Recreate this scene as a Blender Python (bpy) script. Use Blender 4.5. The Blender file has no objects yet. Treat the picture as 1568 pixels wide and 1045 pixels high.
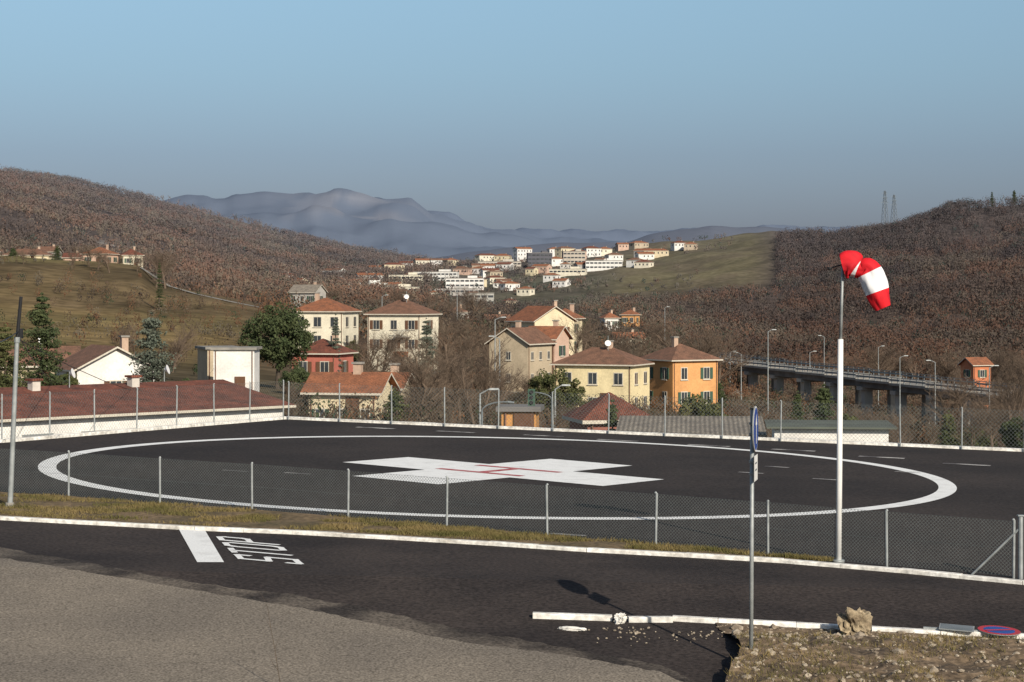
import bpy, bmesh, math, random
import numpy as np
from mathutils import Vector, Matrix
random.seed(7); rng=np.random.default_rng(11)
F=3120.0; HZ=450.0; CX=784.0; CH=5.05
sc=bpy.context.scene
# ------------------------------------------------ terrain functions
def frac(a): return a-np.floor(a)
def vn(x,y,s=0.):
    ix=np.floor(x); iy=np.floor(y); fx=x-ix; fy=y-iy
    h=lambda a,b: frac(np.sin(a*127.1+b*311.7+s*74.7)*43758.5453)
    ux=fx*fx*(3-2*fx); uy=fy*fy*(3-2*fy)
    a=h(ix,iy); b=h(ix+1,iy); c=h(ix,iy+1); d=h(ix+1,iy+1)
    return (a+(b-a)*ux)*(1-uy)+(c+(d-c)*ux)*uy
def fbm(x,y,s=0.,o=4):
    r=0;a=.5;t=0
    for i in range(o):
        r=r+a*vn(x*2**i,y*2**i,s+i); t+=a; a*=.5
    return r/t
COL=[-900,-400,0,200,400,600,800,1000,1200,1400,1568,2000,2600]
ROWS=[
(60,COL,[830]*13),
(95,COL,[690,690,690,690,695,700,705,710,715,715,715,715,715]),
(130,COL,[560,590,615,628,650,662,672,690,708,710,710,710,710]),
(180,COL,[540,560,590,600,622,645,655,665,685,690,690,690,690]),
(250,COL,[520,530,560,570,585,608,620,628,662,676,680,680,670]),
(350,COL,[490,500,512,530,545,560,570,590,632,652,655,655,645]),
(450,COL,[450,460,472,485,500,520,530,560,608,628,632,628,612]),
(600,[-900,-400,0,100,215,240,300,400,600,800,1000,1200,1400,1568,2000,2600],[370,380,396,402,408,434,446,468,495,510,530,580,590,590,570,550]),
(800,COL,[400,410,440,450,470,480,490,505,535,525,515,500,480]),
(1000,COL,[380,390,410,430,452,465,478,478,480,450,430,380,370]),
(1250,COL,[330,345,365,400,437,452,458,445,425,395,370,340,330]),
(1500,[-900,-400,0,200,400,500,600,700,800,900,1000,1080,1180,1250,1350,1420,1450,1568,2000,2600],[290,300,322,365,410,430,428,425,420,412,402,388,368,362,350,336,322,310,296,286]),
(1800,[-900,-400,0,200,400,600,700,800,850,960,1060,1100,1180,1250,1400,1568,2600],[270,280,290,335,392,412,405,392,388,380,372,368,356,370,380,370,370]),
(2500,[-900,-400,0,100,200,300,400,500,640,750,900,1100,1400,2600],[244,250,264,277,299,323,352,375,404,417,420,420,420,400]),
(4200,COL,[435]*13),
(6000,[-900,600,700,800,900,960,1000,1040,1090,1130,1170,1250,1500,2600],[420,410,392,380,372,372,362,354,346,350,349,356,362,370]),
(7000,COL,[425]*13),
(8300,[-900,0,200,330,420,480,540,600,640,700,780,900,1200,2600],[370,365,350,338,342,330,336,328,334,352,368,380,390,390]),
(8700,[-900,0,200,330,420,480,540,600,640,700,780,900,1200,2600],[374,369,354,342,345,334,338,332,338,356,372,384,394,394]),
(9500,[-900,-400,150,250,285,310,345,372,390,420,450,485,510,540,560,590,615,630,640,652,665,700,722,760,800,830,900,1000,1400,2600],
 [330,330,316,308,303,301,307,299,295,294,297,295,293,298,300,304,300,301,309,318,326,340,344,354,356,364,372,378,380,380]),
(13000,COL,[430]*13),
(17000,[-900,0,200,400,600,660,700,760,800,850,950,1100,1300,2600],[325,318,315,322,318,316,326,338,336,345,352,356,352,352]),
(20000,COL,[440]*13),
(40000,COL,[448]*13)]
RD=np.array([r[0] for r in ROWS],float)
def gtab(x,y):
    y=np.maximum(y,60.); px=CX+F*x/y
    zs=np.stack([CH-(np.interp(px,r[1],r[2])-HZ)*r[0]/F for r in ROWS])
    i=np.clip(np.searchsorted(RD,y)-1,0,len(RD)-2)
    t=np.clip((y-RD[i])/(RD[i+1]-RD[i]),0,1)
    sh=np.arange(zs.shape[1])
    z=zs[i,sh]*(1-t)+zs[i+1,sh]*t
    n=(fbm(x/45,y/45,1)-.5)*np.interp(y,[150,400,1000,2500,4200],[0,1.5,7,12,0])
    n+=(fbm(x/260,y/260,5)-.5)*np.interp(y,[400,1000,2500,6000,9000],[0,5,16,40,110])
    n+=(fbm(x/1000,y/1000,9)-.5)*np.interp(y,[2600,5000,6000,8000,9500,12000],[0,120,40,300,50,200])
    return z+n
def gnear(x,y): return -0.0238*x-0.08*np.maximum(0,36.-y)
def edge(x): return np.interp(x,[-60,-30,-16,-8.8,17.7,60],[30,50,64,78.7,70.6,58])
def g(x,y):
    x=np.atleast_1d(np.asarray(x,float)); y=np.atleast_1d(np.asarray(y,float))
    w=np.clip((y-edge(x)-.6)/7,0,1); w=w*w*(3-2*w)
    return gnear(x,y)*(1-w)+gtab(x,y)*w
def g1(x,y): return float(g(x,y)[0])
def P(px,py):      # where a surveyed sight line meets the near ground plane
    lo,hi=6.,400.
    f=lambda d:(CH-(py-HZ)*d/F)-float(gnear((px-CX)/F*d,d))
    for _ in range(60):
        m=(lo+hi)/2
        if f(m)>0: lo=m
        else: hi=m
    return ((px-CX)/F*lo,lo)
def W(px,py,d): return Vector(((px-CX)/F*d,d,CH-(py-HZ)*d/F))
def ground_hit(px,py,d0=300,d1=2600):
    ds=np.linspace(d0,d1,500); x=(px-CX)/F*ds
    zr=CH-(py-HZ)*ds/F; gz=g(x,ds); k=np.where(gz>=zr)[0]
    d=ds[k[0]] if len(k) else d1
    return (px-CX)/F*d,d
HAZE_TINT=np.array([.150,.186,.255])  # aerial haze is painted: this tint is blended into base colours by distance
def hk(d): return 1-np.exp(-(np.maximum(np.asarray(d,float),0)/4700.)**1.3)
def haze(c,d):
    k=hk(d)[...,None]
    return np.asarray(c)*(1-k)+HAZE_TINT*k
# ------------------------------------------------ materials
def mat(name,c1,c2=None,scale=5.,rough=.85,bump=0.,detail=6,metal=0.,lo=.35,hi=.65,fine=None,attr=None,spec=.3):
    m=bpy.data.materials.new(name); m.use_nodes=True; nt=m.node_tree; N=nt.nodes; L=nt.links
    b=N['Principled BSDF']; b.inputs['Roughness'].default_value=rough; b.inputs['Metallic'].default_value=metal
    b.inputs['Specular IOR Level'].default_value=spec
    tc=N.new('ShaderNodeTexCoord')
    no=N.new('ShaderNodeTexNoise'); no.inputs['Scale'].default_value=scale; no.inputs['Detail'].default_value=detail
    L.new(tc.outputs['Object'],no.inputs['Vector'])
    mr=N.new('ShaderNodeMapRange'); mr.inputs[1].default_value=lo; mr.inputs[2].default_value=hi
    L.new(no.outputs[0],mr.inputs[0])
    mx=N.new('ShaderNodeMix'); mx.data_type='RGBA'
    L.new(mr.outputs[0],mx.inputs[0])
    if c2 is None: c2=tuple(v*.8 for v in c1)
    mx.inputs[6].default_value=(*c1,1); mx.inputs[7].default_value=(*c2,1)
    out=mx.outputs[2]
    if attr:
        at=N.new('ShaderNodeAttribute'); at.attribute_name=attr
        m2=N.new('ShaderNodeMix'); m2.data_type='RGBA'; m2.blend_type='MULTIPLY'; m2.inputs[0].default_value=1
        L.new(at.outputs[0],m2.inputs[6]); L.new(out,m2.inputs[7]); out=m2.outputs[2]
    if fine:
        n2=N.new('ShaderNodeTexNoise'); n2.inputs['Scale'].default_value=fine[0]; n2.inputs['Detail'].default_value=3
        L.new(tc.outputs['Object'],n2.inputs['Vector'])
        r2=N.new('ShaderNodeMapRange'); r2.inputs[1].default_value=.3; r2.inputs[2].default_value=.7
        r2.inputs[3].default_value=1-fine[1]; r2.inputs[4].default_value=1+fine[1]
        L.new(n2.outputs[0],r2.inputs[0])
        m3=N.new('ShaderNodeMix'); m3.data_type='RGBA'; m3.blend_type='MULTIPLY'; m3.inputs[0].default_value=1
        L.new(out,m3.inputs[6]); L.new(r2.outputs[0],m3.inputs[7]); out=m3.outputs[2]
    if attr:   # far ground: texture contrast fades into the haze painted in the vertex colour
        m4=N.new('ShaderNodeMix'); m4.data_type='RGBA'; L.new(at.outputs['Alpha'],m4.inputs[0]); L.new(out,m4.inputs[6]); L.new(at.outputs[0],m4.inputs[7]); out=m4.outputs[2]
    L.new(out,b.inputs['Base Color'])
    if bump:
        n3=N.new('ShaderNodeTexNoise'); n3.inputs['Scale'].default_value=(fine[0] if fine else scale*6); n3.inputs['Detail'].default_value=4
        L.new(tc.outputs['Object'],n3.inputs['Vector'])
        bp=N.new('ShaderNodeBump'); bp.inputs['Strength'].default_value=bump; bp.inputs['Distance'].default_value=.02
        L.new(n3.outputs[0],bp.inputs['Height']); L.new(bp.outputs[0],b.inputs['Normal'])
    return m
def roofmat(name,c1,c2,rows=3.2):
    m=mat(name,c1,c2,scale=1.3,rough=.9,lo=.3,hi=.7,fine=(9,.35)); nt=m.node_tree;N=nt.nodes;L=nt.links
    b=N['Principled BSDF']; src=b.inputs['Base Color'].links[0].from_socket
    tc=N.new('ShaderNodeTexCoord'); wv=N.new('ShaderNodeTexWave'); wv.bands_direction='X'; wv.inputs['Scale'].default_value=rows; wv.inputs['Distortion'].default_value=1.
    L.new(tc.outputs['Object'],wv.inputs['Vector'])
    mr=N.new('ShaderNodeMapRange'); mr.inputs[3].default_value=.6; mr.inputs[4].default_value=1.15; L.new(wv.outputs[1],mr.inputs[0])
    mx=N.new('ShaderNodeMix'); mx.data_type='RGBA'; mx.blend_type='MULTIPLY'; mx.inputs[0].default_value=1
    L.new(src,mx.inputs[6]); L.new(mr.outputs[0],mx.inputs[7]); L.new(mx.outputs[2],b.inputs['Base Color'])
    return m
M={}
M['pad']=mat('pad_asphalt',(.048,.039,.035),(.027,.023,.022),scale=.16,lo=.35,hi=.68,rough=.95,fine=(11,.4),bump=.4,detail=9,spec=.15)
M['road']=mat('new_asphalt',(.054,.043,.038),(.028,.023,.022),scale=.3,rough=.95,fine=(14,.45),bump=.4,detail=9,spec=.15)
M['old']=mat('old_asphalt',(.225,.193,.155),(.170,.147,.122),scale=.3,rough=.97,fine=(26,.5),bump=.5,detail=9,spec=.1)
M['edge']=mat('worn_asphalt_edge',(.125,.106,.088),(.042,.036,.033),scale=.9,rough=.97,fine=(18,.5),bump=.5,lo=.42,hi=.62,detail=9,spec=.1)
M['paint']=mat('road_paint_white',(.84,.84,.82),(.66,.65,.63),scale=2.2,rough=.7,fine=(30,.12),lo=.5,hi=.8)
M['wornpaint']=mat('worn_paint',(.50,.48,.45),(.10,.09,.09),scale=1.6,rough=.8,fine=(20,.4),lo=.35,hi=.6)
M['red']=mat('red_paint',(.36,.04,.05),(.5,.2,.2),scale=4)
M['kerb']=mat('kerb_concrete',(.78,.76,.71),(.48,.45,.40),scale=1.6,rough=.9,fine=(9,.3),bump=.5,lo=.42,hi=.75)
M['verge']=mat('verge_soil',(.18,.125,.07),(.10,.075,.038),scale=.8,rough=1,fine=(8,.5),bump=.8)
M['bank']=mat('earth',(.21,.15,.095),(.085,.062,.042),scale=1.5,rough=1,fine=(10,.55),bump=1,detail=9)
M['stone']=mat('stones',(.40,.34,.26),(.20,.16,.12),scale=3,rough=.95,fine=(20,.3),bump=.6)
M['steel']=mat('galvanised_steel',(.36,.38,.38),(.26,.28,.28),scale=6,rough=.55,metal=.3)
M['dsteel']=mat('weathered_steel',(.20,.225,.24),(.14,.16,.17),scale=2,rough=.6,metal=.2)
M['wire']=mat('fence_wire',(.17,.19,.185),rough=.6,metal=.2)
M['white']=mat('white_enamel',(.84,.84,.82),(.74,.73,.70),scale=2,rough=.45)
M['black']=mat('black_plastic',(.02,.02,.022),rough=.5)
M['glass']=mat('window_glass',(.03,.035,.04),(.06,.07,.08),scale=.4,rough=.15,spec=.6)
M['shutter']=mat('shutters_green',(.05,.10,.07),rough=.7)
M['shutterb']=mat('shutters_brown',(.14,.07,.04),rough=.7)
M['trim']=mat('trim_plaster',(.60,.55,.46),rough=.9)
M['roof']=roofmat('terracotta_tiles',(.36,.14,.07),(.19,.085,.05))
M['roofb']=roofmat('old_brown_tiles',(.25,.13,.085),(.14,.08,.055))
M['roofr']=roofmat('dark_red_tiles',(.235,.080,.050),(.10,.045,.033))
M['conc']=mat('concrete',(.30,.28,.25),(.20,.19,.17),scale=.8,rough=.95)
M['lconc']=mat('light_concrete',(.46,.43,.38),(.33,.31,.28),scale=.4,rough=.95)
M['dconc']=mat('stained_concrete',(.19,.18,.175),(.11,.105,.10),scale=.4,rough=.95)
M['greyroof']=roofmat('grey_sheet_roof',(.30,.26,.21),(.19,.165,.14),1.6)
M['greenroof']=mat('green_sheet_roof',(.13,.145,.115),(.085,.09,.075),scale=.5)
M['bark']=mat('bark',(.165,.120,.087),(.095,.07,.052),scale=3,rough=1)
M['barkd']=mat('bark_dark',(.10,.075,.055),(.06,.05,.04),scale=3,rough=1)
M['leafd']=mat('conifer_foliage',(.038,.056,.022),(.07,.084,.034),scale=.9,rough=.9,detail=3)
M['leafb']=mat('blue_spruce_foliage',(.075,.092,.070),(.13,.145,.11),scale=.9,rough=.9,detail=3)
M['leafo']=mat('olive_foliage',(.05,.062,.022),(.11,.11,.042),scale=.7,rough=.9,detail=3)
M['blue']=mat('sign_blue',(.02,.07,.32),rough=.4)
M['signred']=mat('sign_red',(.5,.02,.02),rough=.4)
M['sockred']=mat('windsock_red',(.76,.012,.02),(.5,.01,.02),scale=3,rough=.75)
M['sockwhite']=mat('windsock_white',(.82,.82,.84),(.7,.7,.72),scale=3,rough=.8)
M['vcol']=mat('woodland',(1.12,1.08,1.05),(.82,.84,.86),scale=.02,rough=1,attr='Col',spec=.02)
M['terrain']=mat('terrain_ground',(1.3,1.25,1.2),(.62,.62,.6),scale=.035,rough=1,attr='Col',detail=10,spec=.02,fine=(.25,.4))
M['grass']=mat('dry_grass_blades',(.22,.165,.075),(.10,.095,.035),scale=.9,rough=1,spec=.05)
_w={}
def wall(c):
    if c not in _w: _w[c]=mat('plaster_%d'%len(_w),c,tuple(v*.82 for v in c),scale=.5,rough=.95,fine=(5,.1))
    return _w[c]
# ------------------------------------------------ mesh builder
class B:
    def __init__(s): s.v=[];s.f=[];s.m=[];s.mats=[]
    def mi(s,m):
        if m not in s.mats: s.mats.append(m)
        return s.mats.index(m)
    def add(s,vs,fs,m):
        o=len(s.v); s.v+= [tuple(v) for v in vs]; k=s.mi(m)
        for f in fs: s.f.append([o+i for i in f]); s.m.append(k)
    def box(s,c,sz,m,rot=0.,top=1.):
        cx,cy,cz=c; hx,hy,hz=sz[0]/2,sz[1]/2,sz[2]/2; ca,sa=math.cos(rot),math.sin(rot); vs=[]
        for z,t in((-hz,1),(hz,top)):
            for x,y in((-hx,-hy),(hx,-hy),(hx,hy),(-hx,hy)):
                x*=t;y*=t; vs.append((cx+x*ca-y*sa,cy+x*sa+y*ca,cz+z))
        s.add(vs,[(3,2,1,0),(4,5,6,7),(0,1,5,4),(1,2,6,5),(2,3,7,6),(3,0,4,7)],m)
    def cyl(s,p0,p1,r0,r1,m,n=8,cap=True):
        p0=Vector(p0);p1=Vector(p1);a=(p1-p0).normalized(); u=a.orthogonal().normalized(); w=a.cross(u); vs=[]
        for p,r in((p0,r0),(p1,r1)):
            for i in range(n):
                t=2*math.pi*i/n; vs.append(p+u*math.cos(t)*r+w*math.sin(t)*r)
        fs=[(i,(i+1)%n,n+(i+1)%n,n+i) for i in range(n)]
        if cap: fs+= [tuple(range(n))[::-1],tuple(range(n,2*n))]
        s.add(vs,fs,m)
    def build(s,name,loc=(0,0,0),rot=0.,parent=None,smooth=False):
        me=bpy.data.meshes.new(name); me.from_pydata(s.v,[],s.f)
        for m in s.mats: me.materials.append(m)
        me.polygons.foreach_set('material_index',s.m)
        if smooth: me.polygons.foreach_set('use_smooth',[True]*len(s.f))
        me.update(); o=bpy.data.objects.new(name,me); sc.collection.objects.link(o)
        o.location=loc; o.rotation_euler=(0,0,rot)
        if parent: o.parent=parent
        return o
def empty(name,loc=(0,0,0),rot=0.):
    o=bpy.data.objects.new(name,None); sc.collection.objects.link(o); o.location=loc; o.rotation_euler=(0,0,rot); o.empty_display_size=.3; return o
def tri_mesh(name,V,m,col=None,n=3,alpha=None):
    k=V.shape[0]; me=bpy.data.meshes.new(name)
    me.vertices.add(k*n); me.vertices.foreach_set('co',V.reshape(-1).astype(np.float32))
    me.loops.add(k*n); me.loops.foreach_set('vertex_index',np.arange(k*n,dtype=np.int32))
    me.polygons.add(k); me.polygons.foreach_set('loop_start',np.arange(0,k*n,n,dtype=np.int32))
    me.update(calc_edges=True)
    if col is not None:
        a=me.color_attributes.new('Col','FLOAT_COLOR','POINT')
        c=np.ones((k,n,4),np.float32); c[:,:,:3]=col[:,None,:]
        c[:,:,3]=alpha[:,None] if alpha is not None else 0
        a.data.foreach_set('color',c.reshape(-1))
    me.materials.append(m); me.validate(); return me
def link(name,me,loc=(0,0,0),rot=0,s=1,parent=None):
    o=bpy.data.objects.new(name,me); sc.collection.objects.link(o); o.location=loc; o.rotation_euler=(0,0,rot)
    o.scale=(s,s,s) if not isinstance(s,tuple) else s
    if parent: o.parent=parent
    return o
def sheet(name,pts,m,dz,step=1.,zf=None):
    bm=bmesh.new(); bm.faces.new([bm.verts.new((x,y,0)) for x,y in pts]); bmesh.ops.triangulate(bm,faces=bm.faces[:])
    xs=[p[0] for p in pts]; ys=[p[1] for p in pts]
    if step:
        cuts=[((c,0,0),(1,0,0)) for c in np.arange(math.ceil(min(xs)/step)*step,max(xs),step)]+[((0,c,0),(0,1,0)) for c in np.arange(math.ceil(min(ys)/step)*step,max(ys),step)]
    else: cuts=[((0,36,0),(0,1,0))]
    for c,n in cuts: bmesh.ops.bisect_plane(bm,geom=bm.verts[:]+bm.edges[:]+bm.faces[:],plane_co=c,plane_no=n)
    for v in bm.verts: v.co.z=(zf(v.co.x,v.co.y) if zf else float(gnear(v.co.x,v.co.y)))+dz
    bmesh.ops.recalc_face_normals(bm,faces=bm.faces[:])
    me=bpy.data.meshes.new(name); bm.to_mesh(me); bm.free(); me.materials.append(m)
    if sum(p.normal.z for p in me.polygons)<0: me.flip_normals()
    o=bpy.data.objects.new(name,me); sc.collection.objects.link(o); return o
S=lambda a,b,v: np.clip((v-a)/(b-a),0,1)
# ------------------------------------------------ terrain sheet
def terrain():
    t=np.concatenate([np.linspace(-1.3,-.36,50)[:-1],np.linspace(-.36,.36,360),np.linspace(.36,1.3,50)[1:]])
    ys=np.concatenate([[-200,-50,-5,5,15,25,36],np.linspace(42,100,30),np.geomspace(103,40000,400)])
    T,Y=np.meshgrid(t,ys); X=T*np.maximum(Y,80.)
    x=X.ravel();y=Y.ravel(); z=g(x,np.maximum(y,10)); near=(y<edge(x)+2); z=np.where(near,z-.07,z)
    px=CX+F*x/np.maximum(y,60)
    c=np.tile(np.array([.088,.060,.040]),(len(x),1))
    n1=fbm(x/80,y/80,21); n2=fbm(x/25,y/25,33)
    def mixc(c,col,k): return c*(1-k[:,None])+np.array(col)*k[:,None]
    k=S(230,280,y)*(1-S(640,720,y))*(1-S(330,440,px)); c=mixc(c,(.205,.150,.066),k*(.8+.2*n2))
    c=mixc(c,(.105,.075,.040),k*S(.52,.68,n1)*.7); c=mixc(c,(.135,.125,.045),k*S(.5,.7,fbm(x/50,y/50,77))*.6)
    k=S(1150,1250,y)*(1-S(1900,2000,y))*S(880,960,px)*(1-S(1150,1195,px)); c=mixc(c,(.165,.135,.055),k*(.7+.3*S(.35,.6,n1))); c=mixc(c,(.125,.090,.045),k*S(.5,.62,n2)*.6)
    k=S(900,1000,y)*(1-S(2500,2600,y))*S(400,500,px)*(1-S(900,960,px))*S(.4,.6,n1); c=mixc(c,(.11,.10,.05),k)
    k=S(1500,1700,y)*(1-S(2600,2700,y))*(1-S(560,620,px))*S(.54,.62,fbm(x/170,y/170,44)); c=mixc(c,(.18,.145,.085),k*.8)
    k=(1-S(260,330,y))*(y>60); c=mixc(c,(.10,.08,.048),k)
    k=np.exp(-((px-165)/38)**2-((y-1330)/90)**2)*S(.4,.6,n2); c=mixc(c,(.4,.37,.33),np.clip(k*1.5,0,1))
    k=np.exp(-((px-1240)/140)**2-((y-360)/90)**2)*S(.42,.6,n2); c=mixc(c,(.36,.32,.26),np.clip(k,0,.8))
    k=(y>7500)*(y<12000)*1.; c=mixc(c,(.035,.045,.05),k*.9)
    k=(y>8400)*(y<12000)*np.exp(-((px-540)/90)**2)*S(.5,.58,fbm(x/220,y/300,55)); c=mixc(c,(.75,.62,.5),k)
    c=haze(c,y)  # paints distance haze into the ground colours
    V=np.stack([x,y,z],1); R,C=T.shape; i=np.arange(R*C).reshape(R,C)
    Q=np.stack([i[:-1,:-1],i[:-1,1:],i[1:,1:],i[1:,:-1]],-1).reshape(-1,4)
    me=bpy.data.meshes.new('terrain'); me.vertices.add(len(V)); me.vertices.foreach_set('co',V.reshape(-1))
    me.loops.add(Q.size); me.loops.foreach_set('vertex_index',Q.reshape(-1).astype(np.int32))
    me.polygons.add(len(Q)); me.polygons.foreach_set('loop_start',np.arange(0,Q.size,4,dtype=np.int32))
    me.update(calc_edges=True)
    a=me.color_attributes.new('Col','FLOAT_COLOR','POINT'); cc=np.ones((len(V),4)); cc[:,:3]=c; cc[:,3]=1-np.exp(-np.maximum(y,0)/2600.); a.data.foreach_set('color',cc.reshape(-1))  # alpha: how far painted haze flattens the texture
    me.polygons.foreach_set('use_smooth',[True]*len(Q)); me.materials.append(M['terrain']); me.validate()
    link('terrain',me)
terrain()
# ------------------------------------------------ pad, road, markings
KP=[(-500,768),(0,796),(150,804),(300,812),(450,818),(600,826),(750,835),(900,845),(1050,853),(1200,862),(1380,877),(1568,895),(2100,950)]
K=[P(*p) for p in KP]
sheet('helipad_surface',[K[0],(-34,46),(-16,64),(-8.8,78.7),(17.7,70.6),(40,63)]+[K[-1]]+K[-2:0:-1],M['pad'],0)
sheet('road',[K[0]]+K[1:]+[(26,12),(-26,12)],M['road'],0)
bd=[(-500,765),(-200,815),(0,855),(150,880),(300,905),(450,930),(560,953),(700,983),(850,1003),(930,1015),(1010,1030),(1075,1060)]
def rag(pts,amp,n=10):
    o=[]
    for (a,b_),(c,d) in zip(pts[:-1],pts[1:]):
        for i in range(n):
            t=i/n; o.append((a+(c-a)*t,b_+(d-b_)*t+random.uniform(-amp,amp)))
    return o+[pts[-1]]
rb=rag(bd,1.2)
ub=rag([(p[0],p[1]-o) for p,o in zip(bd,(6,10,16,14,12,18,22,20,14,10,12,10))],1.6,14)
sheet('old_road_surface',[P(*p) for p in rb+[(1100,1180),(900,1500),(-500,1500)]],M['old'],.010)
sheet('worn_road_edge',[P(*p) for p in ub+[(p[0],p[1]+6) for p in bd[::-1]]],M['edge'],.005)
C0=(-.4,58.5)
def zs(x,y,d): return float(gnear(x,y))+d
b=B(); n=160
for i in range(n):
    a0,a1=2*math.pi*i/n,2*math.pi*(i+1)/n; q=[]
    for a,r in((a0,12.38),(a0,12.87),(a1,12.87),(a1,12.38)):
        x,y=C0[0]+r*math.cos(a),C0[1]+r*math.sin(a); q.append((x,y,zs(x,y,.012)))
    b.add(q,[(0,1,2,3)],M['paint'])
b.build('landing_circle_marking')
cc=(-.37,57.95); th=math.radians(53.2); u=(math.cos(th),math.sin(th)); w=(-math.sin(th),math.cos(th))
def lp(a,c): return (cc[0]+u[0]*a+w[0]*c, cc[1]+u[1]*a+w[1]*c)
cr=[(1.5,1.5),(4.6,1.5),(4.6,-1.5),(1.5,-1.5),(1.5,-4.6),(-1.5,-4.6),(-1.5,-1.5),(-4.6,-1.5),(-4.6,1.5),(-1.5,1.5),(-1.5,4.6),(1.5,4.6)]
sheet('white_cross_marking',[lp(*p) for p in cr],M['paint'],.012,0)
hh=[(-1.06,1.5),(-.76,1.5),(-.76,.15),(.76,.15),(.76,1.5),(1.06,1.5),(1.06,-1.5),(.76,-1.5),(.76,-.15),(-.76,-.15),(-.76,-1.5),(-1.06,-1.5)]
sheet('letter_h_marking',[lp(*p) for p in hh],M['red'],.018,0)
b=B()
def dash(p,q,wd,m,dz=.012):
    p=Vector(p);q=Vector(q);a=(q-p).normalized();nn=Vector((-a.y,a.x))*wd/2
    b.add([(v.x,v.y,zs(v.x,v.y,dz)) for v in(p-nn,q-nn,q+nn,p+nn)],[(0,1,2,3)],m)
for px,py in [(575,656),(698,662),(832,668),(945,675),(1085,683),(1215,690),(1350,701),(1480,712)]:
    x,y=P(px,py); dash((x-.7,y+.25),(x+.7,y-.25),.35,M['wornpaint'])
for px,py in [(455,726),(360,722),(1190,716),(1265,735),(1390,724),(870,820),(1150,725)]:
    x,y=P(px,py); dash((x-.35,y+.2),(x+.35,y-.1),.22,M['wornpaint'])
b.build('dashed_pad_markings')
b=B()
q=[P(273,810),P(312,810),P(343,862),P(302,862)]
b.add([(x,y,zs(x,y,.012)) for x,y in q],[(0,3,2,1)],M['paint']); b.build('stop_line_marking')
p_near=Vector(P(467,867)); p_far=Vector(P(420,828)); up=Vector(P(366,858))-p_near; rt=p_far-p_near
G={'S':[[(1,.8),(1,1),(0,1),(0,.52),(1,.48),(1,0),(0,0),(0,.2)]],'T':[[(0,1),(1,1)],[(.5,1),(.5,0)]],'O':[[(.15,0),(.85,0),(1,.12),(1,.88),(.85,1),(.15,1),(0,.88),(0,.12),(.15,0)]],'P':[[(0,0),(0,1),(.85,1),(1,.9),(1,.58),(.85,.48),(0,.48)]]}
b=B(); 
for k,ch in enumerate('STOP'):
    for st in G[ch]:
        pts=[p_near+rt*((k+.13+.62*a)/4+.01)+up*(.05+.90*c) for a,c in st]
        for i in range(len(pts)-1):
            a=pts[i];c=pts[i+1];d=(c-a).normalized(); nn=Vector((-d.y,d.x))*.06; a=a-d*.055; c=c+d*.055
            dz=.012+.0012*(i%3)
            b.add([(v.x,v.y,zs(v.x,v.y,dz)) for v in(a-nn,c-nn,c+nn,a+nn)],[(0,1,2,3)],M['paint'])
b.build('stop_lettering')
def kerb(name,pts,wd,h,m,zf=gnear,jit=.0):
    b=B(); P2=[Vector(p) for p in pts]; fine=[]
    for i in range(len(P2)-1):
        L=(P2[i+1]-P2[i]).length; k=max(1,int(L/1.0))
        for j in range(k): fine.append((P2[i].lerp(P2[i+1],j/k),P2[i].lerp(P2[i+1],(j+1)/k)))
    for p,q in fine:
        a=(q-p).normalized(); nn=Vector((-a.y,a.x))*wd/2; q2=q-a*.008; dz=random.uniform(-jit,jit); hh=h+dz; vs=[]
        off=nn*random.uniform(-1,1)*jit*8
        for base in(p,q2):
            for s_,z_,ww in((-1,-.1,1),(-1,hh-.015,1),(-1,hh,.86),(1,hh,.86),(1,hh-.015,1),(1,-.1,1)):
                v=base+off+nn*s_*ww; vs.append((v.x,v.y,float(zf(base.x,base.y))+z_))
        b.add(vs,[(i,i+1,i+7,i+6) for i in range(5)]+[tuple(range(6))[::-1],tuple(range(6,12))],m)
    return b.build(name)
kerb('road_kerb',K,.17,.075,M['kerb'],jit=.007)
kerb('pad_kerb',[(-34,46),(-16,64),(-8.8,78.7),(17.7,70.6),(40,63)],.25,.10,M['kerb'],jit=.006)
kerb('broken_kerb',[P(*p) for p in[(1030,950),(1100,954),(1220,960),(1290,964)]],.15,.07,M['kerb'],jit=.012)
kerb('broken_kerb',[P(*p) for p in[(1335,966),(1440,972),(1600,980),(1800,995)]],.15,.07,M['kerb'],jit=.012)
kerb('broken_kerb',[P(*p) for p in[(816,946),(938,950)]],.15,.085,M['kerb'])
kerb('broken_kerb',[P(*p) for p in[(962,952),(1030,952)]],.15,.08,M['kerb'])
# ------------------------------------------------ stones
def ico(sub=2):
    bm=bmesh.new(); bmesh.ops.create_icosphere(bm,subdivisions=sub,radius=1); v=np.array([x.co[:] for x in bm.verts]); f=[[q.index for q in p.verts] for p in bm.faces]; bm.free(); return v,f
IV,IF=ico(1); IV3,IF3=ico(4)
def rocks(name,items,m):
    b=B()
    for (x,y,z,s) in items:
        v=IV*rng.uniform(.75,1.2,(len(IV),1))*np.array([s*rng.uniform(.7,1.4),s*rng.uniform(.7,1.4),s*rng.uniform(.45,.9)])
        a=rng.uniform(0,6.28); R=np.array([[math.cos(a),-math.sin(a),0],[math.sin(a),math.cos(a),0],[0,0,1]])
        b.add(v@R.T+np.array([x,y,z]),IF,m)
    return b.build(name)
def bankz(x,y):
    X=np.array([x]);Y=np.array([y])
    return float(gnear(x,y))+.02+(.30*float(fbm(X*.9,Y*.9,3)[0])+.14*float(fbm(X*4,Y*4,6)[0]))*min(1,max(0,(32.4-y)/1.2))
bankpoly=[P(*p) for p in rag([(1095,953),(1200,962),(1340,969),(1600,983)],1)+[(2000,1010),(2000,1500),(1050,1500)]+rag([(1095,1120),(1120,1050),(1138,1015),(1120,985),(1096,956)],4,4)]
sheet('earth_bank',bankpoly,M['bank'],.0,.15,bankz)
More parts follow.
